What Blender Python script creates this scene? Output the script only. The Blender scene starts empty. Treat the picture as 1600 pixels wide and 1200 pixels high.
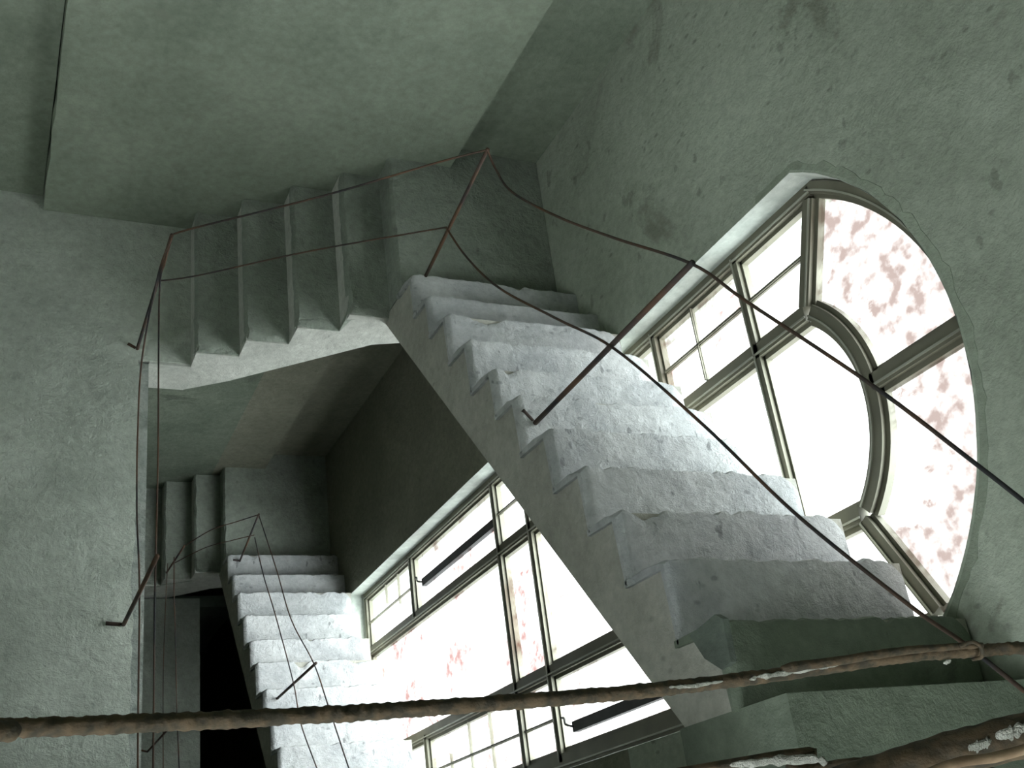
import bpy, bmesh, math, random
from mathutils import Vector, Matrix, noise

# ------------------------------------------------------------------ camera, sky, exposure
S = 1.6            # metres per survey unit
ZO = 8.784         # camera height above the lowest hall floor
F_PX = 1693.68     # focal length in pixels of a 1600 px wide frame
CAM_R = ((0.90267811, -0.12484418, 0.41180841),
         (0.07494889, -0.89674925, -0.43614613),
         (0.42373919, 0.42456415, -0.80011898))   # right, down, forward (world rows)
scene = bpy.context.scene
COL = scene.collection

def P(x, y, z):
    return Vector((x * S, y * S, z * S + ZO))

def ray(u, v):
    a, b = (u - 800) / F_PX, (v - 600) / F_PX
    return Vector([CAM_R[0][i] * a + CAM_R[1][i] * b + CAM_R[2][i] for i in range(3)])

def U(u, v, depth):
    """survey point seen at pixel (u,v) at a depth along the view axis"""
    r = ray(u, v) * depth
    return (r.x, r.y, r.z)

cd = bpy.data.cameras.new('camera')
cam = bpy.data.objects.new('camera', cd)
COL.objects.link(cam)
cd.sensor_width = 36.0
cd.lens = 36.0 * F_PX / 1600.0
cd.clip_start = 0.02
cd.clip_end = 300
rt, dn, fw = [Vector(r) for r in CAM_R]
m = Matrix((rt, -dn, -fw)).transposed().to_4x4()
m.translation = P(0, 0, 0)
cam.matrix_world = m
scene.camera = cam

world = bpy.data.worlds.new('overcast_sky')
scene.world = world
world.use_nodes = True
bg = world.node_tree.nodes['Background']
wt = world.node_tree
_tc = wt.nodes.new('ShaderNodeTexCoord')
_sx = wt.nodes.new('ShaderNodeSeparateXYZ')
_mr = wt.nodes.new('ShaderNodeMapRange')      # straight down -> straight up
_mr.inputs[1].default_value = -1.0; _mr.inputs[2].default_value = 1.0
_rp = wt.nodes.new('ShaderNodeValToRGB')      # pale hazy ground, bright overcast sky brighter at the zenith
els = _rp.color_ramp.elements
els[0].position = 0.0; els[0].color = (0.150, 0.152, 0.150, 1)
els[1].position = 0.46; els[1].color = (0.165, 0.168, 0.168, 1)
e = els.new(0.52); e.color = (0.46, 0.49, 0.50, 1)
e = els.new(1.0); e.color = (0.92, 0.98, 1.0, 1)
wt.links.new(_tc.outputs['Generated'], _sx.inputs[0]); wt.links.new(_sx.outputs[2], _mr.inputs[0])
wt.links.new(_mr.outputs[0], _rp.inputs[0]); wt.links.new(_rp.outputs[0], bg.inputs[0])
bg.inputs[1].default_value = 11.0
scene.view_settings.view_transform = 'Standard'
scene.view_settings.look = 'None'
scene.view_settings.exposure = 0.75
scene.view_settings.gamma = 1.0
scene.view_settings.use_curve_mapping = False

def area_lamp(name, loc, size, sy, direction, power, col=(1, 1, 1)):
    l = bpy.data.lights.new(name, 'AREA')
    l.shape = 'RECTANGLE'; l.size = size; l.size_y = sy; l.energy = power; l.color = col
    o = bpy.data.objects.new(name, l)
    o.location = loc
    o.rotation_euler = Vector(direction).to_track_quat('-Z', 'Y').to_euler()
    COL.objects.link(o)
    return o

# ------------------------------------------------------------------ materials
def nd(nt, typ, **kw):
    n = nt.nodes.new(typ)
    for k, v in kw.items():
        setattr(n, k, v)
    return n

def concrete(name, light, dark, bump=0.35, pits=0.0, rough=0.95, blotch=1.1, stain=None, stainscale=2.5, stainth=0.62, marks=0.0, markscale=16):
    mt = bpy.data.materials.new(name); mt.use_nodes = True
    nt = mt.node_tree; L = nt.links
    bs = nt.nodes['Principled BSDF']
    bs.inputs['Roughness'].default_value = rough
    bs.inputs['Specular IOR Level'].default_value = 0.15
    tc = nd(nt, 'ShaderNodeNewGeometry')
    co = tc.outputs['Position']
    def nz(scale, detail=6, rough_=0.6, dist=0.0):
        n = nd(nt, 'ShaderNodeTexNoise')
        n.inputs['Scale'].default_value = scale
        n.inputs['Detail'].default_value = detail
        n.inputs['Roughness'].default_value = rough_
        n.inputs['Distortion'].default_value = dist
        L.new(co, n.inputs['Vector'])
        return n.outputs['Fac']
    def ramp(src, a, b, ca, cb):
        r = nd(nt, 'ShaderNodeValToRGB')
        r.color_ramp.elements[0].position = a; r.color_ramp.elements[0].color = ca
        r.color_ramp.elements[1].position = b; r.color_ramp.elements[1].color = cb
        L.new(src, r.inputs[0]); return r.outputs[0]
    def mixc(fac, a, b, typ='MIX'):
        mx = nd(nt, 'ShaderNodeMix', data_type='RGBA', blend_type=typ)
        if isinstance(fac, float): mx.inputs[0].default_value = fac
        else: L.new(fac, mx.inputs[0])
        for s, v in ((6, a), (7, b)):
            if isinstance(v, tuple): mx.inputs[s].default_value = v
            else: L.new(v, mx.inputs[s])
        return mx.outputs[2]
    l4, d4 = tuple(light) + (1,), tuple(dark) + (1,)
    base = ramp(nz(blotch, 8, 0.62, 0.4), 0.36, 0.66, d4, l4)
    fine = ramp(nz(26, 5, 0.7), 0.3, 0.7, (0.82, 0.82, 0.82, 1), (1.1, 1.1, 1.1, 1))
    c = mixc(1.0, base, fine, 'MULTIPLY')
    if stain:
        sm = ramp(nz(stainscale, 7, 0.65, 0.8), stainth, stainth + 0.07, (0, 0, 0, 1), (1, 1, 1, 1))
        c = mixc(sm, c, tuple(stain) + (1,))
    if pits > 0:
        vo = nd(nt, 'ShaderNodeTexVoronoi'); vo.inputs['Scale'].default_value = 13
        mp = nd(nt, 'ShaderNodeMapping'); mp.inputs['Scale'].default_value = (1, 1.6, 0.8)
        L.new(co, mp.inputs[0]); L.new(mp.outputs[0], vo.inputs['Vector'])
        a = ramp(vo.outputs['Distance'], 0.10, 0.2, (1, 1, 1, 1), (0, 0, 0, 1))
        b = ramp(nz(2.2, 4, 0.6), 0.5, 0.56, (0, 0, 0, 1), (1, 1, 1, 1))
        pm = mixc(1.0, a, b, 'MULTIPLY')
        pf = nd(nt, 'ShaderNodeMath', operation='MULTIPLY'); L.new(pm, pf.inputs[0]); pf.inputs[1].default_value = pits
        c = mixc(pf.outputs[0], c, tuple(x * 0.35 for x in dark) + (1,))
    if marks > 0:      # small elongated trowel marks, chips and drips
        mp2 = nd(nt, 'ShaderNodeMapping'); mp2.inputs['Scale'].default_value = (1.0, 0.55, 0.9); mp2.inputs['Rotation'].default_value = (0.3, 0.2, 0.5)
        L.new(co, mp2.inputs[0])
        nn = nd(nt, 'ShaderNodeTexNoise'); nn.inputs['Scale'].default_value = markscale; nn.inputs['Detail'].default_value = 3.5; nn.inputs['Roughness'].default_value = 0.55
        L.new(mp2.outputs[0], nn.inputs['Vector'])
        mk = ramp(nn.outputs['Fac'], 0.655, 0.70, (0, 0, 0, 1), (1, 1, 1, 1))
        mf = nd(nt, 'ShaderNodeMath', operation='MULTIPLY'); L.new(mk, mf.inputs[0]); mf.inputs[1].default_value = marks
        c = mixc(mf.outputs[0], c, tuple(x * 0.45 for x in dark) + (1,))
    L.new(c, bs.inputs['Base Color'])
    ad = nd(nt, 'ShaderNodeMath', operation='ADD')
    L.new(nz(7, 8, 0.65, 0.3), ad.inputs[0])
    mu = nd(nt, 'ShaderNodeMath', operation='MULTIPLY'); L.new(nz(40, 6, 0.75), mu.inputs[0]); mu.inputs[1].default_value = 0.35
    L.new(mu.outputs[0], ad.inputs[1])
    bp = nd(nt, 'ShaderNodeBump'); bp.inputs['Strength'].default_value = bump; bp.inputs['Distance'].default_value = 0.06
    L.new(ad.outputs[0], bp.inputs['Height']); L.new(bp.outputs[0], bs.inputs['Normal'])
    return mt

def plain(name, col, rough=0.5, metal=0.0, var=0.0, vscale=30, col2=None, bump=0.0):
    mt = bpy.data.materials.new(name); mt.use_nodes = True
    nt = mt.node_tree; bs = nt.nodes['Principled BSDF']
    bs.inputs['Roughness'].default_value = rough; bs.inputs['Metallic'].default_value = metal
    co = nd(nt, 'ShaderNodeNewGeometry').outputs['Position']
    n = nd(nt, 'ShaderNodeTexNoise'); n.inputs['Scale'].default_value = vscale; n.inputs['Detail'].default_value = 6
    nt.links.new(co, n.inputs['Vector'])
    r = nd(nt, 'ShaderNodeValToRGB')
    c2 = col2 or tuple(x * (1 - var) for x in col)
    r.color_ramp.elements[0].position = 0.38; r.color_ramp.elements[0].color = tuple(c2) + (1,)
    r.color_ramp.elements[1].position = 0.62; r.color_ramp.elements[1].color = tuple(col) + (1,)
    nt.links.new(n.outputs['Fac'], r.inputs[0]); nt.links.new(r.outputs[0], bs.inputs['Base Color'])
    if bump:
        b = nd(nt, 'ShaderNodeBump'); b.inputs['Strength'].default_value = bump; b.inputs['Distance'].default_value = 0.01
        nt.links.new(n.outputs['Fac'], b.inputs['Height']); nt.links.new(b.outputs[0], bs.inputs['Normal'])
    return mt

def glass(name, amount, th, tint=(0.30, 0.19, 0.175), scale=3.2, seed=0.0, rim=None):
    """clear pane with pinkish dried lime and dirt film; the film only filters what passes"""
    mt = bpy.data.materials.new(name); mt.use_nodes = True
    nt = mt.node_tree; L = nt.links
    nt.nodes.clear()
    out = nd(nt, 'ShaderNodeOutputMaterial')
    co = nd(nt, 'ShaderNodeNewGeometry').outputs['Position']
    mp = nd(nt, 'ShaderNodeMapping'); mp.inputs['Location'].default_value = (seed, seed * 2, 0); L.new(co, mp.inputs[0])
    n = nd(nt, 'ShaderNodeTexNoise'); n.inputs['Scale'].default_value = scale; n.inputs['Detail'].default_value = 9
    n.inputs['Roughness'].default_value = 0.68; n.inputs['Distortion'].default_value = 0.7
    L.new(mp.outputs[0], n.inputs['Vector'])
    r = nd(nt, 'ShaderNodeValToRGB')
    r.color_ramp.elements[0].position = th; r.color_ramp.elements[0].color = (0, 0, 0, 1)
    r.color_ramp.elements[1].position = th + 0.09; r.color_ramp.elements[1].color = (1, 1, 1, 1)
    if rim:      # film is denser towards the outer edge of the arched lights
        vd = nd(nt, 'ShaderNodeVectorMath', operation='DISTANCE'); L.new(co, vd.inputs[0]); vd.inputs[1].default_value = rim[0]
        mr = nd(nt, 'ShaderNodeMapRange'); L.new(vd.outputs['Value'], mr.inputs[0])
        mr.inputs[1].default_value = rim[1]; mr.inputs[2].default_value = rim[2]; mr.inputs[3].default_value = -0.10; mr.inputs[4].default_value = 0.12
        sm = nd(nt, 'ShaderNodeMath', operation='ADD'); L.new(n.outputs['Fac'], sm.inputs[0]); L.new(mr.outputs[0], sm.inputs[1])
        L.new(sm.outputs[0], r.inputs[0])
    else:
        L.new(n.outputs['Fac'], r.inputs[0])
    n2 = nd(nt, 'ShaderNodeTexNoise'); n2.inputs['Scale'].default_value = 16; n2.inputs['Detail'].default_value = 6
    L.new(mp.outputs[0], n2.inputs['Vector'])
    r2 = nd(nt, 'ShaderNodeValToRGB')
    r2.color_ramp.elements[0].position = 0.4; r2.color_ramp.elements[0].color = (0.55, 0.55, 0.55, 1)
    r2.color_ramp.elements[1].position = 0.62; r2.color_ramp.elements[1].color = (1, 1, 1, 1)
    L.new(n2.outputs['Fac'], r2.inputs[0])
    mu = nd(nt, 'ShaderNodeMix', data_type='RGBA', blend_type='MULTIPLY'); mu.inputs[0].default_value = 1
    L.new(r.outputs[0], mu.inputs[6]); L.new(r2.outputs[0], mu.inputs[7])
    am = nd(nt, 'ShaderNodeMath', operation='MULTIPLY'); L.new(mu.outputs[2], am.inputs[0]); am.inputs[1].default_value = amount
    mx = nd(nt, 'ShaderNodeMix', data_type='RGBA'); L.new(am.outputs[0], mx.inputs[0])
    mx.inputs[6].default_value = (0.97, 0.99, 0.99, 1); mx.inputs[7].default_value = tuple(tint) + (1,)
    tr = nd(nt, 'ShaderNodeBsdfTransparent'); L.new(mx.outputs[2], tr.inputs[0])
    gl = nd(nt, 'ShaderNodeBsdfGlossy'); gl.inputs['Roughness'].default_value = 0.05
    ms = nd(nt, 'ShaderNodeMixShader'); ms.inputs[0].default_value = 0.03
    L.new(tr.outputs[0], ms.inputs[1]); L.new(gl.outputs[0], ms.inputs[2]); L.new(ms.outputs[0], out.inputs[0])
    return mt

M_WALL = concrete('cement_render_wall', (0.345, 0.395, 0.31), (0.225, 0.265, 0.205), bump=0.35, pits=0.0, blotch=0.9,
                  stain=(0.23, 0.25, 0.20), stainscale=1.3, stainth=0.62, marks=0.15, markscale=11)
M_WALLR = concrete('pitted_render_wall', (0.44, 0.49, 0.40), (0.31, 0.35, 0.28), bump=0.4, pits=0.45, blotch=1.0,
                   stain=(0.23, 0.25, 0.20), stainscale=1.5, stainth=0.60, marks=0.45, markscale=13)
M_REVEAL = concrete('reveal_render', (0.50, 0.54, 0.49), (0.40, 0.44, 0.40), bump=0.2, blotch=4)
M_STEP = concrete('step_concrete', (0.58, 0.60, 0.585), (0.40, 0.42, 0.42), bump=0.6, pits=0.5, blotch=3.4, marks=0.7, markscale=17)
M_STRING = concrete('string_concrete', (0.46, 0.46, 0.40), (0.36, 0.36, 0.31), bump=0.4, pits=0.3, blotch=2.2)
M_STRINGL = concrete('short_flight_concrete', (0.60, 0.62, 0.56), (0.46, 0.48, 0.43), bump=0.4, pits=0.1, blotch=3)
M_FLOOR = concrete('floor_screed', (0.39, 0.435, 0.37), (0.26, 0.295, 0.25), bump=0.75, pits=0.1, blotch=1.7, marks=0.25, markscale=14)
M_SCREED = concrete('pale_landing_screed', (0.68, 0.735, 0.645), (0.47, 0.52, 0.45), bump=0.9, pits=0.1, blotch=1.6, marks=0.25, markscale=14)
M_EDGE = concrete('edge_mortar', (0.56, 0.60, 0.55), (0.30, 0.34, 0.30), bump=0.9, pits=0.5, blotch=9)
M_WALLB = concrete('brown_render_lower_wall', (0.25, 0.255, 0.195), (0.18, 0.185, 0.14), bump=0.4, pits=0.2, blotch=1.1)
M_TOP = concrete('dark_green_tone', (0.20, 0.235, 0.18), (0.135, 0.165, 0.125), bump=0.4, pits=0.2, blotch=2.6, stain=(0.11, 0.13, 0.10), stainscale=2.2, stainth=0.6)  # darker green tone for top floor, top step and part of the back wall
M_DARK = concrete('bare_dark_concrete', (0.14, 0.17, 0.14), (0.10, 0.12, 0.10), bump=0.3, blotch=5)
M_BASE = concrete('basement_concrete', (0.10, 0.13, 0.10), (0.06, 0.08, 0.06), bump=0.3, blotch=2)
M_CRUST = concrete('lime_crust', (0.62, 0.62, 0.56), (0.30, 0.31, 0.26), bump=0.9, blotch=18)
M_RUST = plain('rusty_steel', (0.115, 0.08, 0.045), 0.9, 0.0, vscale=45, col2=(0.045, 0.038, 0.024), bump=0.7)
M_RUSTW = plain('dull_rusty_wire', (0.11, 0.062, 0.036), 0.8, 0.2, vscale=5, col2=(0.03, 0.03, 0.032))
M_TAN = plain('tan_rusty_steel', (0.34, 0.24, 0.15), 0.85, 0.1, vscale=30, col2=(0.18, 0.12, 0.07), bump=0.5)
M_FRAME = plain('olive_aluminium', (0.17, 0.165, 0.12), 0.55, 0.25, var=0.25, vscale=6)
M_BEAD = plain('aluminium_edge', (0.42, 0.42, 0.35), 0.4, 0.4, var=0.2, vscale=8)
M_SASH = plain('dark_sash_metal', (0.05, 0.05, 0.05), 0.6, 0.2, var=0.3, vscale=20)
M_G0 = glass('clear_glass', 0.5, 0.66)
M_G1 = glass('stained_glass', 0.9, 0.50)
M_G2 = glass('heavily_stained_glass', 1.0, 0.405, tint=(0.245, 0.195, 0.18), scale=2.2, seed=4.2,
             rim=(tuple(P(1.59, 0.835, -1.758)), 0.33 * S, 0.50 * S))
M_G3 = glass('red_splashed_glass', 0.95, 0.475, tint=(0.28, 0.15, 0.14), scale=2.6, seed=1.7)

# ------------------------------------------------------------------ builders
def link(name, me, mat, parent=None, smooth=False):
    o = bpy.data.objects.new(name, me)
    COL.objects.link(o)
    if mat: me.materials.append(mat)
    if parent is not None: o.parent = parent
    if smooth:
        for p in me.polygons: p.use_smooth = True
    return o

def tag(o, label=None, cat=None, group=None, kind=None):
    if label: o['label'] = label
    if cat: o['category'] = cat
    if group: o['group'] = group
    if kind: o['kind'] = kind
    return o

def empty(name, parent=None):
    o = bpy.data.objects.new(name, None); COL.objects.link(o); o.empty_display_size = 0.1
    if parent is not None: o.parent = parent
    return o

def obj_pts(name, verts, faces, mat, parent=None, smooth=False, raw=False):
    me = bpy.data.meshes.new(name)
    me.from_pydata([v if raw else P(*v) for v in verts], [], faces)
    bm = bmesh.new(); bm.from_mesh(me)
    bmesh.ops.recalc_face_normals(bm, faces=bm.faces)
    bm.to_mesh(me); bm.free()
    return link(name, me, mat, parent, smooth)

def box(name, x0, x1, y0, y1, z0, z1, mat, parent=None):
    v = [(x, y, z) for x in (x0, x1) for y in (y0, y1) for z in (z0, z1)]
    f = [(0, 1, 3, 2), (4, 6, 7, 5), (0, 4, 5, 1), (2, 3, 7, 6), (0, 2, 6, 4), (1, 5, 7, 3)]
    return obj_pts(name, v, f, mat, parent)

def rough_off(p, amp, fr):
    q = Vector(p) * fr
    return Vector((noise.noise(q), noise.noise(q + Vector((7.3, 1.1, 4.2))), noise.noise(q + Vector((2.9, 9.7, 5.5))))) * amp

def loft(name, sections, mat, parent=None, smooth=False, cap=True, close=True):
    """rings of equal length -> skin; sections in survey units"""
    n = len(sections[0]); v = []; f = []
    for s in sections: v += s
    for i in range(len(sections) - 1):
        for j in range(n if close else n - 1):
            a = i * n + j; b = i * n + (j + 1) % n
            f.append((a, b, b + n, a + n))
    if cap:
        f.append(tuple(range(n))[::-1]); f.append(tuple(range((len(sections) - 1) * n, len(sections) * n)))
    return obj_pts(name, v, f, mat, parent, smooth)

def tube(name, pts, r, mat, parent=None, sides=8, sub=6, jit=0.0, rib=0.0, ribstep=0.012, bent=True):
    pts = [Vector(p) for p in pts]
    path = []
    if len(pts) > 2 and bent:
        for i in range(len(pts) - 1):
            p0 = pts[max(i - 1, 0)]; p1 = pts[i]; p2 = pts[i + 1]; p3 = pts[min(i + 2, len(pts) - 1)]
            for k in range(sub):
                t = k / sub
                path.append(0.5 * ((2 * p1) + (-p0 + p2) * t + (2 * p0 - 5 * p1 + 4 * p2 - p3) * t * t + (-p0 + 3 * p1 - 3 * p2 + p3) * t ** 3))
        path.append(pts[-1])
    else:
        for i in range(len(pts) - 1):
            for k in range(sub): path.append(pts[i].lerp(pts[i + 1], k / sub))
        path.append(pts[-1])
    rs = r if isinstance(r, (list, tuple)) else [r, r]
    secs = []
    up = Vector((0.31, 0.12, 0.94)); N = len(path); dist = 0
    for i, p in enumerate(path):
        t = (path[min(i + 1, N - 1)] - path[max(i - 1, 0)]).normalized()
        if i: dist += (path[i] - path[i - 1]).length
        u = t.cross(up)
        if u.length < 1e-3: u = t.cross(Vector((1, 0, 0)))
        u.normalize(); w = u.cross(t).normalized()
        k = i / (N - 1) * (len(rs) - 1); a = int(min(k, len(rs) - 2)); rr = rs[a] + (rs[a + 1] - rs[a]) * (k - a)
        ring = []
        for j in range(sides):
            an = 2 * math.pi * j / sides
            d = u * math.cos(an) + w * math.sin(an)
            q = rr
            if rib: q += rib * (1 if (dist / ribstep) % 1 < 0.4 else 0)
            if jit: q += jit * noise.noise((p + d * 0.02) * 90)
            ring.append(tuple(p + d * q))
        secs.append(ring)
    return loft(name, secs, mat, parent, smooth=sides > 6)

# ------------------------------------------------------------------ survey of the stairwell (survey units, camera at the origin)
XR = 1.51                 # face of the window wall
XF = 1.573                # face of the window frame
YB, YP = 2.13, 2.05       # back wall, proud panel of the back wall
STOREY = 2.497
AY, AZ, AR = 0.82, -1.775, 0.618     # arch of the window opening
WY0, WY1, WZ0 = 0.303, 1.3375, -4.72

# ---- wall with the tall arched opening
def arch_z(y, r=AR):
    return AZ + math.sqrt(max(r * r - (y - AY) ** 2, 0))

def build_wall_right():
    x0, x1 = XR, XR + 0.17
    bm = bmesh.new()
    def quad(a, b, c, d): bm.faces.new([bm.verts.new(P(*q)) for q in (a, b, c, d)])
    ys = [-2.2, WY0] + [WY0 + (WY1 - WY0) * i / 40 for i in range(1, 40)] + [WY1, 2.4]
    ZT, ZB, ZS = 0.9, -8.2, -2.5
    for x in (x0, x1):
        for za, zb in ((ZB, ZS), (ZS, ZT)):      # the lower storeys carry a browner render
            quad((x, ys[0], za), (x, WY0, za), (x, WY0, zb), (x, ys[0], zb))
            quad((x, WY1, za), (x, 2.4, za), (x, 2.4, zb), (x, WY1, zb))
        quad((x, WY0, ZB), (x, WY1, ZB), (x, WY1, WZ0), (x, WY0, WZ0))
        for i in range(1, len(ys) - 2):
            a, b = ys[i], ys[i + 1]
            ja = 0.004 * noise.noise(Vector((a * 30, 0, 0))) if x == x0 else 0
            jb = 0.004 * noise.noise(Vector((b * 30, 0, 0))) if x == x0 else 0
            quad((x, a, arch_z(a) + ja), (x, b, arch_z(b) + jb), (x, b, ZT), (x, a, ZT))
    me = bpy.data.meshes.new('wall_right'); bmesh.ops.remove_doubles(bm, verts=bm.verts, dist=1e-5)
    bmesh.ops.recalc_face_normals(bm, faces=bm.faces)
    bm.to_mesh(me); bm.free()
    w = tag(link('wall_right', me, M_WALLR), kind='structure')
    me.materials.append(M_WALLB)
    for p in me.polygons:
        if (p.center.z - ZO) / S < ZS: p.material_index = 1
    # rendered reveal, slightly wavy arris
    prof = [(WY1, WZ0 + (arch_z(WY1) - WZ0) * i / 60) for i in range(60)]
    prof += [(WY1 - (WY1 - WY0) * i / 40, arch_z(WY1 - (WY1 - WY0) * i / 40)) for i in range(41)]
    prof += [(WY0, arch_z(WY0) + (WZ0 - arch_z(WY0)) * i / 60) for i in range(1, 61)]
    prof = prof + [(WY1 - (WY1 - WY0) * i / 10, WZ0) for i in range(9, 0, -1)]
    secs = []
    for k, x in enumerate((XR - 0.001, XR + 0.012, XR + 0.17)):
        ring = []
        for (y, z) in prof:
            cy, cz = 0.82 - y, -2.6 - z
            d = Vector((0, cy, cz)).normalized() * (0.0015 * noise.noise(Vector((y * 40, z * 40, k))) + (0.0035 if k else 0.0))
            ring.append((x, y + d.y, z + d.z))
        secs.append(ring)
    r = loft('reveal', secs, M_REVEAL, w, cap=False)
    # hair-rough band of newer render patched around the arch
    ring_in, ring_out = [], []
    for i in range(81):
        a = math.radians(20 + 150 * i / 80)
        rr = AR + 0.006
        wv = 0.016 + 0.010 * noise.noise(Vector((i * 0.35, 1, 3))) + 0.008 * noise.noise(Vector((i * 1.3, 5, 3)))
        y, z = AY + math.cos(a) * rr, AZ + math.sin(a) * rr
        if y > WY1: z = z; y = WY1 + 0.004
        if y < WY0: y = WY0 - 0.004
        ring_in.append((y, z)); ring_out.append((y + math.cos(a) * wv, z + math.sin(a) * wv))
    v, f = [], []
    for (y, z), (yo, zo) in zip(ring_in, ring_out):
        v += [(XR - 0.0008, y, z), (XR - 0.0008, yo, zo), (XR + 0.003, yo + (yo - y) * .12, zo + (zo - z) * .12), (XR + 0.003, y, z)]
    for i in range(80):
        for j in range(4):
            a = i * 4 + j; b = i * 4 + (j + 1) % 4
            f.append((a, b, b + 4, a + 4))
    f += [(0, 1, 2, 3), (320, 321, 322, 323)]
    obj_pts('render_band', v, f, M_WALL, w)
    return w
wall_right = build_wall_right()

# ---- the other walls
def wall(name, *dims, mat=M_WALL, parent=None):
    o = box(name, *dims, mat, parent)
    return tag(o, kind='structure') if parent is None else o

back = wall('wall_back', -2.6, XR + 0.17, YB, YB + 0.16, -3.0, 0.9)
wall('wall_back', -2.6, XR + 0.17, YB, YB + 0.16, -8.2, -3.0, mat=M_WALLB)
def proud_panel():
    # smoother plastered thickness, ragged down its free edge
    n = 60; v = []; f = []
    for i in range(n + 1):
        z = -2.99 + (0.9 + 2.99) * i / n
        xl = 0.071 + 0.006 * noise.noise(Vector((z * 9, 0, 1))) + (0.012 * max(0, noise.noise(Vector((z * 21, 4, 1)))) if z > -2.9 else 0)
        v += [(xl, YP, z), (1.2, YP, z), (1.2, YB + .01, z), (xl - 0.004, YB + .01, z)]
    for i in range(n):
        for j in range(4):
            a = i * 4 + j; b = i * 4 + (j + 1) % 4
            f.append((a, b, b + 4, a + 4))
    f += [(0, 1, 2, 3), (n * 4, n * 4 + 1, n * 4 + 2, n * 4 + 3)]
    o = obj_pts('wall_back', v, f, M_WALL)
    tag(o, kind='structure')
proud_panel()
wall('wall_back', 0.45, 0.96, YP, YB + .01, -5.49, -3.06, mat=M_TOP)  # panel split in two: darker green part, then browner part
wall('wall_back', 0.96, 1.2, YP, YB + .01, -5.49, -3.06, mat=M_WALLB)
wall('wall_back', -2.6, 0.066, 2.10, YB + .01, -2.99, 0.9)
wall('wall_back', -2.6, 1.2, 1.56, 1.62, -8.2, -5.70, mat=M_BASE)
ceil = box('ceiling', -2.6, XR + .17, -2.2, YB + .16, 0.9, 1.0, M_WALL); tag(ceil, kind='structure')
wall('wall_near', -2.6, XR + .17, -2.36, -2.2, -8.2, -0.75)  # unseen wall pieces around an opening added to let in fill light
wall('wall_near', -2.6, XR + .17, -2.36, -2.2, 0.45, 0.9)
wall('wall_near', -2.6, -1.1, -2.36, -2.2, -0.75, 0.45)
wall('wall_near', 0.8, XR + .17, -2.36, -2.2, -0.75, 0.45)
# unseen left wall of the hall; its upper opening is added for fill light
LW = -2.6
wall('wall_left', LW - .15, LW, -2.2, YB, -8.2, -0.75)
wall('wall_left', LW - .15, LW, -2.2, YB, 0.45, 0.9)
wall('wall_left', LW - .15, LW, -2.2, -1.4, -0.75, 0.45)
wall('wall_left', LW - .15, LW, -0.1, YB, -0.75, 0.45)

# ---- floors
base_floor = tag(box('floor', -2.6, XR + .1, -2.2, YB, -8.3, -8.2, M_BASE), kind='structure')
hall = tag(box('floor', -2.6, 0.975, -2.2, 1.547, -5.57, -5.49, M_FLOOR), kind='structure')
hall2 = tag(box('floor', -2.6, 0.49, 1.547, YB, -5.57, -5.49, M_FLOOR), kind='structure')

def left_floor():
    # screed of the middle landing with its torn edge and the mortar lip of the slab
    top = box('floor', -2.6, 0.386, -2.2, 1.56, -3.13, -2.995, M_EDGE)
    tag(top, kind='structure')
    box('slab_lip', -2.6, 0.511, 1.5562, YB, -3.155, -2.995, M_STRINGL, top)
    n = 150; v = []; f = []
    for i in range(n + 1):
        y = -2.2 + (1.565 + 2.2) * i / n
        x = 0.357 + 0.007 * noise.noise(Vector((y * 16, 3, 0))) + 0.006 * noise.noise(Vector((y * 47, 1, 0))) - 0.012 * max(0, noise.noise(Vector((y * 5, 8, 0))))
        v += [(x, y, -2.9905), (x + 0.001, y, -2.996), (-2.6, y, -2.996), (-2.6, y, -2.9905)]
    for i in range(n):
        for j in range(4):
            a = i * 4 + j; b = i * 4 + (j + 1) % 4
            f.append((a, b, b + 4, a + 4))
    f += [(0, 1, 2, 3), (n * 4, n * 4 + 1, n * 4 + 2, n * 4 + 3)]
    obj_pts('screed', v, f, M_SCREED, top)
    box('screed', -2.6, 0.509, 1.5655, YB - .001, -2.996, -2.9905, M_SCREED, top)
left_floor()

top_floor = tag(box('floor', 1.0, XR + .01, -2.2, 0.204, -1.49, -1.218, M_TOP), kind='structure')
box('slab', -2.6, 0.995, -2.2, -0.02, -1.40, -1.218, M_FLOOR, top_floor)

# ------------------------------------------------------------------ stairs
YN = [1.578, 1.455, 1.343, 1.212, 1.080, 0.967, 0.838, 0.713, 0.590, 0.464, 0.333, 0.208]
ZN = [-2.371, -2.278, -2.176, -2.068, -1.957, -1.864, -1.747, -1.642, -1.545, -1.430, -1.322, -1.218]

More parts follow.
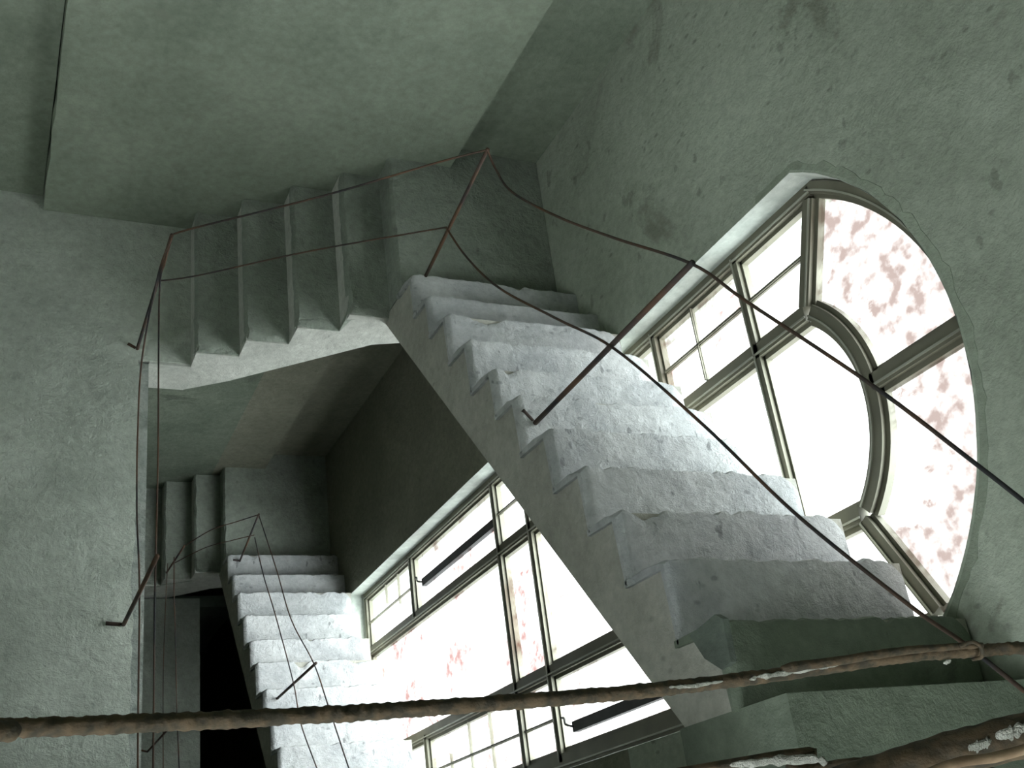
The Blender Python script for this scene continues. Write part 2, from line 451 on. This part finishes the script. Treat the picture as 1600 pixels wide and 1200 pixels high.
def step_long(k, dz, parent, seed):
    """one step of the long flight: tread towards the viewer, riser on the far side"""
    y0, y1 = YN[k], YN[k + 1]
    z = ZN[k] + dz
    zb = (ZN[k - 1] + dz if k else z - 0.104)
    win = y0 < WY1 + 0.02
    xl, xr = 0.992, (1.502 if win else 1.509)
    NX = 72
    secs = []
    for i in range(NX + 1):
        t = i / NX
        t = t * (0.35 + 0.65 * t) if t < 0.2 else t - 0.104 * (1 - t) / 0.8
        x = xl + (xr - xl) * t
        e = min(x - xl, (xr - x) if win else 9)
        drop = 0.0
        # crumbled ends
        edge = max(0.0, 1 - (x - xl) / 0.016)
        drop = 0.012 * edge ** 2 * (0.6 + 0.8 * abs(noise.noise(Vector((k * 3.1 + seed, x * 30, 0)))))
        redge = max(0.0, 1 - (xr - x) / 0.045) if win else 0
        nj = 0.004 * noise.noise(Vector((x * 22, k * 5.3 + seed, 1))) + 0.005 * noise.noise(Vector((x * 60, k * 2.3 + seed, 2)))
        chip = -0.032 * max(0, noise.noise(Vector((x * 14, k * 7.7 + seed, 9))) - 0.33)
        yn = y0 + nj + chip * 1.5 - 0.03 * redge ** 2 - 0.008 * edge ** 2
        zz = z - drop - 0.006 * redge ** 2
        th = 0.010 + 0.006 * noise.noise(Vector((k * 1.7 + seed, 3, 1)))
        ring = [(x, y0 - 0.012, zb - 0.02), (x, y0 - 0.001, zb - 0.02), (x, y0 + 0.001, zb + 0.05), (x, yn + 0.001, zz - 0.010 + chip),
                (x, yn - 0.003, zz - 0.001 + chip * .4)]
        for q in range(1, 9):
            s = q / 8
            y = (yn - 0.003) + (y1 - 0.008 - yn + 0.003) * s
            rj = 0.0016 * noise.noise(Vector((x * 17, y * 17, k + seed))) + 0.0007 * noise.noise(Vector((x * 50, y * 50, k)))
            ring.append((x, y, zz + rj))
        ring.append((x, y1 - 0.008, zz - th * .6))
        ring.append((x, (y0 + y1) / 2, zz - th * (1 + .5 * noise.noise(Vector((k, x * 9, 3))))))
        ring.append((x, y0 - 0.014, zz - th * 1.4))
        secs.append(ring)
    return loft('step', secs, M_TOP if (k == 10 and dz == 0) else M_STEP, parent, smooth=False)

def poly_prism(name, poly, ax, a0, a1, mat, parent=None):
    """poly in the other two axes, extruded along ax"""
    v = []
    for a in (a0, a1):
        for (p, q) in poly:
            v.append((a, p, q) if ax == 0 else (p, a, q))
    n = len(poly)
    f = [tuple(range(n)), tuple(range(n, 2 * n))] + [(i, (i + 1) % n, n + (i + 1) % n, n + i) for i in range(n)]
    return obj_pts(name, v, f, mat, parent)

def long_flight(dz, label, seed):
    t = empty('stair_flight'); tag(t, label, 'stairs', 'long flights of the stairwell')
    # string and waist slab: saw-tooth side
    bl = lambda y: -2.543 + (1.463 - y) * 0.8478 + dz
    # the profile is split per step so that every cap stays a simple quad
    v = []; f = []
    def slab(pa, pb, pc, pd):
        b = len(v)
        for x in (1.0, 1.506):
            v.extend([(x,) + pa, (x,) + pb, (x,) + pc, (x,) + pd])
        f.extend([(b, b + 1, b + 2, b + 3), (b + 4, b + 7, b + 6, b + 5), (b, b + 4, b + 5, b + 1), (b + 1, b + 5, b + 6, b + 2), (b + 2, b + 6, b + 7, b + 3), (b + 3, b + 7, b + 4, b)])
    for k in range(11):
        a, b = YN[k] - .004, YN[k + 1] - .004
        z = ZN[k] + dz - 0.010
        slab((a, bl(a)), (b, bl(b)), (b, z), (a, z))
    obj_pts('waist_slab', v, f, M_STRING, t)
    for k in range(11):
        step_long(k, dz, t, seed)
    return t

def short_flight(dz, label, seed):
    t = empty('stair_flight'); tag(t, label, 'stairs', 'short flights along the back wall')
    XN = [1.0, 0.882, 0.757, 0.632, 0.507]
    Z0 = -2.473 + dz
    zs = [Z0 - 0.104 * i for i in range(5)] + [-2.993 + dz]
    bl = lambda x: -3.155 - (0.10 if dz else 0) + dz + (x - 0.534) * 0.86
    v = []; f = []
    def slab(pa, pb, pc, pd):
        b = len(v)
        for y in (1.556, YP - 0.001):
            v.extend([(p, y, q) for (p, q) in (pa, pb, pc, pd)])
        f.extend([(b, b + 1, b + 2, b + 3), (b + 4, b + 7, b + 6, b + 5), (b, b + 4, b + 5, b + 1), (b + 1, b + 5, b + 6, b + 2), (b + 2, b + 6, b + 7, b + 3), (b + 3, b + 7, b + 4, b)])
    for i in range(1, 5):
        a, b = XN[i], XN[i - 1]
        slab((a, max(bl(a), -3.155 - (0.10 if dz else 0) + dz)), (b, bl(b)), (b, zs[i] - .014), (a, zs[i] - .014))
    slab((1.0, bl(1.0)), (1.09, bl(1.0) + .03), (1.09, Z0 - .142), (1.0, Z0 - .142))
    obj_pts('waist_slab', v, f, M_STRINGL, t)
    for i in range(1, 5):
        xa, xb = XN[i], XN[i - 1]
        z = zs[i]
        NY = 60; secs = []
        for j in range(NY + 1):
            s = j / NY
            y = 1.558 + (YP - .002 - 1.558) * s
            edge = max(0, 1 - (y - 1.558) / 0.035)
            nj = 0.005 * noise.noise(Vector((y * 20, i * 4.1 + seed, 0))) + 0.003 * noise.noise(Vector((y * 55, i + seed, 3)))
            dr = 0.014 * edge ** 2 * (0.7 + noise.noise(Vector((i * 2.2 + seed, y * 40, 1))))
            ring = [(xa + 0.002, y, z - 0.112), (xa + 0.001, y, z - 0.05), (xa + nj - 0.004, y, z - 0.012 - dr), (xa + nj + 0.004, y, z - dr)]
            for q in range(1, 6):
                x = xa + (xb + 0.01 - xa) * q / 5
                ring.append((x, y, z - dr + 0.003 * noise.noise(Vector((x * 18, y * 18, i)))))
            ring.append((xb + 0.01, y, z - 0.04))
            if j < 3: ring = [tuple(Vector(p) + rough_off(p, 0.006, 30)) for p in ring]
            secs.append(ring)
        loft('step', secs, M_FLOOR if dz == 0 else M_FLOOR, t)
    return t

def landing(dz, label):
    o = empty('stair_landing'); tag(o, label, 'landing', 'quarter landings of the stairwell')
    # slab from front edge to back wall with rough nosing towards the short flight
    NY = 60; secs = []
    for j in range(NY + 1):
        y = 1.5785 + (YB - .001 - 1.5785) * j / NY
        nj = 0.006 * noise.noise(Vector((y * 20, 9 + dz, 0))) + 0.003 * noise.noise(Vector((y * 55, dz, 3)))
        z = -2.473 + dz
        secs.append([(1.0, y, z - .14), (1.0, y, z - 0.05), (0.997 + nj, y, z - 0.012), (1.004 + nj, y, z), (1.2, y, z + .001), (XR - .002, y, z), (XR - .002, y, z - .14)])
    loft('landing_slab', secs, M_FLOOR, o)
    return o

f1 = long_flight(0, 'upper long flight of ragged pale concrete steps beside the arched top of the window', 0.0)
f1b = long_flight(-STOREY, 'lower long flight of white sunlit steps beside the rectangular lower part of the window', 11.0)
f2 = short_flight(0, 'upper short flight of grey concrete steps along the back wall with a pale side face', 0.5)
f2b = short_flight(-STOREY, 'lower short flight of dim grey steps in the dark corner below the middle landing', 5.5)
l1 = landing(0, 'upper quarter landing in the shaded corner between the two upper flights')
l1b = landing(-STOREY, 'lower quarter landing in the dark corner between the two lower flights')
# unrendered patch on the side of the topmost step
poly_prism('bare_patch', [(0.329, -1.399), (0.342, -1.325), (0.331, -1.308), (0.268, -1.31), (0.262, -1.335), (0.287, -1.372)], 0, 0.988, 0.999, M_DARK, f1)

# ------------------------------------------------------------------ the tall arched window
win = empty('window_1'); win['kind'] = 'structure'; win.location = P(XF, AY, WZ0)
bpy.context.view_layer.update()
def wpar(o):
    o.parent = win; o.matrix_parent_inverse = win.matrix_world.inverted()
    return o
BD = 0.030   # bar depth
def bar(name, pts, w, closed=False, depth=BD, bead=0.30, x=XF, mat=None):
    """moulded bar along a polyline in the window plane (y,z): flat face, light raised bead, set-back glazing lip"""
    pts = [Vector((0, a, b)) for a, b in pts]
    secs, bsecs = [], []
    n = len(pts)
    for i, p in enumerate(pts):
        t = (pts[min(i + 1, n - 1)] - pts[max(i - 1, 0)]).normalized()
        nn = Vector((0, -t.z, t.y)); h = w / 2
        c = [(x, -h * .62), (x, h * .62), (x + depth * .4, h * .62), (x + depth * .4, h), (x + depth, h), (x + depth, -h), (x + depth * .4, -h), (x + depth * .4, -h * .62)]
        secs.append([(a, p.y + nn.y * b, p.z + nn.z * b) for a, b in c])
        q = h * (bead or 0); bw = min(0.0022, w * .12)
        c2 = [(x - .0035, q - bw), (x - .0035, q + bw), (x + .002, q + bw), (x + .002, q - bw)]
        bsecs.append([(a, p.y + nn.y * b, p.z + nn.z * b) for a, b in c2])
    o = wpar(loft(name, secs, mat or M_FRAME))
    if bead is not None and w > 0.02:
        loft('bead', bsecs, M_BEAD, o)
    return o

def arc(cy, cz, r, a0, a1, n=28):
    return [(cy + r * math.cos(math.radians(a0 + (a1 - a0) * i / n)), cz + r * math.sin(math.radians(a0 + (a1 - a0) * i / n))) for i in range(n + 1)]

FW = 0.046
# outer frame: jambs + arched head
JL, JR = 1.322, 0.340
bar('frame_jamb', [(JL, -4.71), (JL, -1.46)], 0.05)
bar('frame_jamb', [(JR, -4.71), (JR, -1.46)], 0.076)
a_l = math.degrees(math.atan2(math.sqrt(.597 ** 2 - (JL - AY) ** 2), JL - AY))
a_r = math.degrees(math.atan2(math.sqrt(.597 ** 2 - (JR - AY) ** 2), JR - AY))
bar('frame_arch', arc(AY, AZ, .597, a_l - 1.5, a_r + 1.5, 40), 0.046)
V1, V2 = 1.067, 0.605
bar('mullion', [(V1, -4.70), (V1, -1.57)], 0.056)
bar('mullion', [(V2, -4.70), (V2, -1.57)], 0.056)
CY, CZ = 0.835, -1.758
bar('arch_bar', arc(CY, CZ, .305, 42, 138, 30), 0.056)
bar('spoke', [(1.082, -1.567), (1.302, -1.470)], 0.050)
bar('spoke', [(0.588, -1.567), (0.372, -1.452)], 0.046)
bar('spoke', [(0.8375, -1.445), (0.8375, -1.18)], 0.056)
for (ya, yb, z, w) in ((JL, JR, -4.69, .045), (JL, V1, -4.085, .05), (V2, JR, -4.085, .05), (JL, JR, -3.238, .04), (JL, JR, -2.995, .042),
                       (JL, JR, -2.135, .034), (JL, JR, -1.752, .034)):
    bar('transom', [(ya, z), (yb, z)], w)
def gbar(pts, w=0.009, x=XF + .004):
    bar('glazing_bar', pts, w, depth=0.012, bead=None, x=x)
SY1, SY2 = 1.195, 0.466
gbar([(SY1, -4.67), (SY1, -4.11)], .006); gbar([(SY2, -4.67), (SY2, -4.11)], .006)
gbar([(SY2, -4.06), (SY2, -3.26)]); gbar([(SY1, -3.22), (SY1, -3.015)]); gbar([(SY2, -3.22), (SY2, -3.015)])
gbar([(SY1, -2.115), (SY1, -1.77)]); gbar([(SY1, -1.735), (SY1, -1.53)])
gbar([(SY2, -2.115), (SY2, -1.77)]); gbar([(SY2, -1.735), (SY2, -1.53)])
gbar([(1.30, -1.957), (1.095, -1.957)], .007); gbar([(0.577, -1.957), (.375, -1.957)], .007)
for z in (-3.485, -3.67): gbar([(0.577, z), (.375, z)], .003)
gbar([(.50, -3.86), (.445, -3.86)], .003)
for z in (-4.26, -4.42): gbar([(1.30, z), (1.215 if z < -4.3 else 1.17, z)], .003)

def pane(poly, mat, x=XF + 0.02):
    n = len(poly)
    v = [(x, a, b) for a, b in poly]
    o = obj_pts('pane', v, [tuple(range(n))], mat)
    return wpar(o)
def rect(y0, y1, z0, z1): return [(y0, z0), (y1, z0), (y1, z1), (y0, z1)]
cols = ((JL, V1), (V1, V2), (V2, JR))
pane(rect(JL, V1, -4.69, -4.085), M_G0); pane(rect(V2, JR, -4.69, -4.085), M_G0)
pane(rect(V1, V2, -4.69, -3.238), M_G3)
pane(rect(V2, JR, -4.085, -3.238), M_G1)
pane(rect(JL, V1, -3.238, -2.995), M_G0); pane(rect(V1, V2, -3.238, -2.995), M_G3); pane(rect(V2, JR, -3.238, -2.995), M_G3)
pane(rect(JL, V1, -2.995, -2.135), M_G0); pane(rect(V1, V2, -2.995, -2.135), M_G1)
pane(rect(JL, V1, -2.135, -1.752), M_G1); pane(rect(V1, V2, -2.135, -1.752), M_G0); pane(rect(V2, JR, -2.135, -1.752), M_G0)
pane([(JL, -1.752), (V1, -1.752), (V1, -1.58), (JL, -1.462)], M_G0)
pane([(V2, -1.752), (JR, -1.752), (JR, -1.44), (V2, -1.58)], M_G0)
pane([(V1, -1.752), (V2, -1.752)] + arc(CY, CZ, .305, 142, 38, 16), M_G0)
pane([(1.30, -1.468), (1.06, -1.552)] + arc(CY, CZ, .305, 42, 90, 10) + arc(AY, AZ, .597, 88, 34, 16), M_G2)
pane(arc(CY, CZ, .305, 90, 138, 10) + [(0.375, -1.455)] + arc(AY, AZ, .597, 144, 88, 16), M_G2)

# the two opening lights are hinged at their middle rail
def pivot_light(y0, y1, z0, z1, ym, thick, glassmat, hook=None):
    s = empty('pivot_light'); wpar(s); s.matrix_parent_inverse = Matrix(); s.location = -win.location
    o = loft('pivot_rail', [[(XF + .004, ym - thick / 2, z), (XF + .004, ym + thick / 2, z), (XF + .024, ym + thick / 2, z), (XF + .024, ym - thick / 2, z)] for z in (z0, z1)], M_SASH, s)
    v = [(XF + .016, y0, z0), (XF + .016, y1, z0), (XF + .016, y1, z1), (XF + .016, y0, z1)]
    obj_pts('pane', v, [(0, 1, 2, 3)], glassmat, s)
    tube('latch', [(XF + .002, ym, z0 + .01), (XF - .006, ym + .012, z0 - .02), (XF - .004, ym + .03, z0 - .028), (XF, ym + .036, z0 - .055)], 0.0035, M_SASH, s, sides=6, sub=3)
    return s
pivot_light(V1, JL, -3.98, -3.26, 1.178, 0.030, M_G1)
pane(rect(JL, V1, -4.085, -3.98), M_G0)
pivot_light(JR, V2, -2.90, -2.16, 0.424, 0.030, M_G1)
pane(rect(V2, JR, -2.995, -2.90), M_G0)

# ------------------------------------------------------------------ railings of bent reinforcing steel
PR, RR = 0.0048, 0.0025
def railing(label):
    t = empty('stair_railing'); tag(t, label, 'railing'); return t
R1 = railing('upper railing of thin rusty bars on leaning posts around the upper flights')
def post(par, base, top, foot=None, r=PR):
    pts = ([foot] if foot else []) + [base, top]
    return tube('post', pts, r, M_RUSTW, par, sides=8, sub=5, bent=False)
post(R1, (0.335, .774, -2.992), (.345, .795, -2.47), (0.29, .778, -2.990), r=.0055)
post(R1, (0.352, 1.60, -2.992), (.355, 1.602, -2.372), (0.325, 1.615, -2.990))
post(R1, (1.035, 1.574, -2.376), (1.0, 1.605, -1.845))
post(R1, (1.030, .90, -1.868), (1.02, .909, -1.230), (1.005, .93, -1.868), r=.0058)
tube('rail', [(0.355, 1.602, -2.376), (0.397, 1.6, -2.33), (0.668, 1.602, -2.124), (0.90, 1.604, -1.925), (1.0, 1.605, -1.848)], RR, M_RUSTW, R1, sub=8)
tube('rail', [(0.351, 1.602, -2.60), (0.45, 1.60, -2.545), (0.70, 1.6, -2.366), (1.018, 1.598, -2.168)], RR * .85, M_RUSTW, R1, sub=8)
def onx(u, v, x):
    r = ray(u, v); k = x / r.x
    return (x, r.y * k, r.z * k)
def ony(u, v, y):
    r = ray(u, v); k = y / r.y
    return (r.x * k, y, r.z * k)
tube('rail', [(1.0, 1.605, -1.848)] + [onx(u, v, 1.02) for u, v in ((775, 265), (800, 300), (870, 338), (960, 372), (1080, 412), (1165, 470), (1360, 600), (1525, 725), (1640, 815))], RR * 1.1, M_RUSTW, R1, sub=8)
tube('rail', [(1.018, 1.598, -2.168)] + [onx(u, v, 1.02) for u, v in ((730, 403), (780, 450), (870, 498), (960, 545), (1100, 665), (1240, 800), (1420, 945), (1510, 1008), (1640, 1112))], RR * 1.1, M_RUSTW, R1, sub=8)
tube('rail', [onx(u, v, .355) for u, v in ((268, 370), (258, 410), (249, 460), (247, 700), (243, 880), (241, 1000), (239, 1260))], RR * .9, M_RUSTW, R1, sub=8)
tube('rail', [onx(u, v, .35) for u, v in ((268, 372), (247, 430), (222, 560), (215, 680), (214, 800), (218, 920), (216, 1100), (215, 1260))], RR, M_RUSTW, R1, sub=8)
R2 = railing('lower railing of thin rusty bars beside the white lower flight')
post(R2, (1.045, .80, -4.245), (1.035, .80, -3.65), r=.0052)
post(R2, (1.045, 1.545, -4.868), (1.02, 1.59, -4.36), (1.015, 1.55, -4.866), r=.0045)
post(R2, (.76, 1.58, -5.285), (.79, 1.6, -4.815), r=.0042)
post(R2, (.735, .82, -5.488), (.75, .83, -4.90), (.70, .83, -5.486), r=.0045)
tube('rail', [ony(290, 852, 1.6), ony(330, 828, 1.6), ony(370, 815, 1.6), (1.02, 1.59, -4.365)], RR * .9, M_RUSTW, R2, sub=6)
tube('rail', [ony(272, 880, 1.6), ony(320, 856, 1.6), ony(360, 845, 1.6), ony(397, 836, 1.59)], RR * .8, M_RUSTW, R2, sub=6)
tube('rail', [(1.02, 1.59, -4.365)] + [onx(u, v, 1.03) for u, v in ((432, 890), (455, 968), (490, 1036), (512, 1100), (545, 1200), (570, 1270))], RR * .9, M_RUSTW, R2, sub=6)
tube('rail', [onx(u, v, 1.03) for u, v in ((398, 840), (412, 900), (430, 960), (458, 1065), (470, 1130), (495, 1200), (520, 1270))], RR * .9, M_RUSTW, R2, sub=6)
tube('rail', [onx(u, v, .75) for u, v in ((272, 870), (272, 930), (274, 990), (276, 1100), (280, 1200), (283, 1270))], RR, M_RUSTW, R2, sub=6)
tube('rail', [onx(u, v, .745) for u, v in ((262, 880), (258, 960), (255, 1060), (255, 1200), (255, 1270))], RR * .8, M_RUSTW, R2, sub=6)

# ---- guard rail of the top floor, close to the camera
G = empty('guard_rail'); tag(G, 'thick rusty ribbed guard bar spanning the stairwell closest to the viewer', 'railing')
BARP = [(-220, 1144), (0, 1138), (150, 1133), (300, 1127), (480, 1118), (600, 1111), (780, 1098), (1000, 1080), (1200, 1056), (1400, 1027), (1530, 1017), (1620, 1014), (1800, 1006)]
def bd(u): return 0.77 + (1.22 - 0.77) * u / 1530
tube('rail', [(-0.9, .20, -.83)] + [U(u, v, bd(u)) for u, v in BARP[:-1]] + [(1.505, .20, -1.08)], 0.0068, M_RUST, G, sides=16, sub=26, jit=0.0012, rib=0.0007, ribstep=0.011)
tube('weld_lap', [U(u, v, bd(u) - .006) for u, v in ((1222, 1046), (1240, 1042), (1300, 1034), (1420, 1016), (1535, 1008))], [0.003, .0055, 0.005, .0045, .003], M_RUST, G, sides=10, sub=10, jit=0.001)
tube('weld_ring', [U(u, v, d) for u, v, d in ((1500, 1010, 1.20), (1518, 1003, 1.20), (1532, 1010, 1.19), (1534, 1026, 1.20), (1520, 1030, 1.215))], 0.0022, M_RUST, G, sides=8, sub=6)
def crust(name, pts, w, par, mat=M_CRUST, sd=0):
    """dried mortar stuck along a bar: flattened irregular ribbon with thickness"""
    secs = []
    pts = [Vector(p) for p in pts]
    N = 40
    for i in range(N + 1):
        t = i / N * (len(pts) - 1); a = int(min(t, len(pts) - 2)); p = pts[a].lerp(pts[a + 1], t - a)
        e = math.sin(math.pi * i / N) ** .35
        ww = w * e * (0.75 + 0.55 * noise.noise(Vector((i * .3, sd, 0)))) + 1e-4
        c = []
        for j in range(8):
            an = 2 * math.pi * j / 8
            off = Vector(dn) * (-math.cos(an) * ww) + Vector(fw) * (math.sin(an) * ww * .5)
            c.append(tuple(p + off + rough_off(p + off, ww * .35, 70)))
        secs.append(c)
    return loft(name, secs, mat, par)
crust('mortar_crust', [U(u, v, bd(u) - .008) for u, v in ((1045, 1074), (1085, 1072), (1130, 1064))], .0028, G, sd=1)
crust('mortar_crust', [U(u, v, bd(u) - .008) for u, v in ((1170, 1062), (1192, 1057), (1230, 1052), (1310, 1040))], .0035, G, sd=2)
crust('mortar_crust', [U(u, v, bd(u) - .008) for u, v in ((1474, 1036), (1486, 1032))], .003, G, sd=3)
# lower bars at the foot of the guard rail
G2 = empty('steel_bar'); tag(G2, 'rusty bar smeared with dried mortar at the lower right corner', 'metal bar')
tube('bar', [U(960, 1340, .67), U(1240, 1252, .66), U(1360, 1218, .655), U(1480, 1180, .65), U(1600, 1149, .64), U(1760, 1110, .63), U(2150, 1010, .61)], 0.0125, M_RUST, G2, sides=16, sub=14, jit=0.0014)
crust('mortar_crust', [U(u, v, .635) for u, v in ((1512, 1168), (1550, 1158))], .004, G2, sd=5)
crust('mortar_crust', [U(u, v, .625) for u, v in ((1555, 1150), (1585, 1142), (1640, 1128))], .0048, G2, sd=7)
G3 = empty('steel_bar'); tag(G3, 'thin tan rusted bar below the mortar-smeared bar in the lower right corner', 'metal bar')
tube('bar', [U(1440, 1212, .6), U(1500, 1191, .6), U(1560, 1182, .6), U(1640, 1160, .6), U(1850, 1105, .59)], 0.0028, M_TAN, G3, sides=10, sub=8, jit=.0005)
G4 = empty('steel_bar'); tag(G4, 'rusty bar along the bottom edge carrying a pale lump of mortar', 'metal bar')
tube('bar', [(-.6, -.01, -.95), U(1040, 1212, .72), U(1250, 1202, .73), U(1520, 1203, .74), (1.50, -.03, -.95)], 0.0036, M_RUST, G4, sides=12, sub=14, jit=.0006)
crust('mortar_crust', [U(u, v, .715) for u, v in ((1140, 1196), (1180, 1192), (1225, 1186), (1275, 1187), (1296, 1193))], .0042, G4, sd=9)
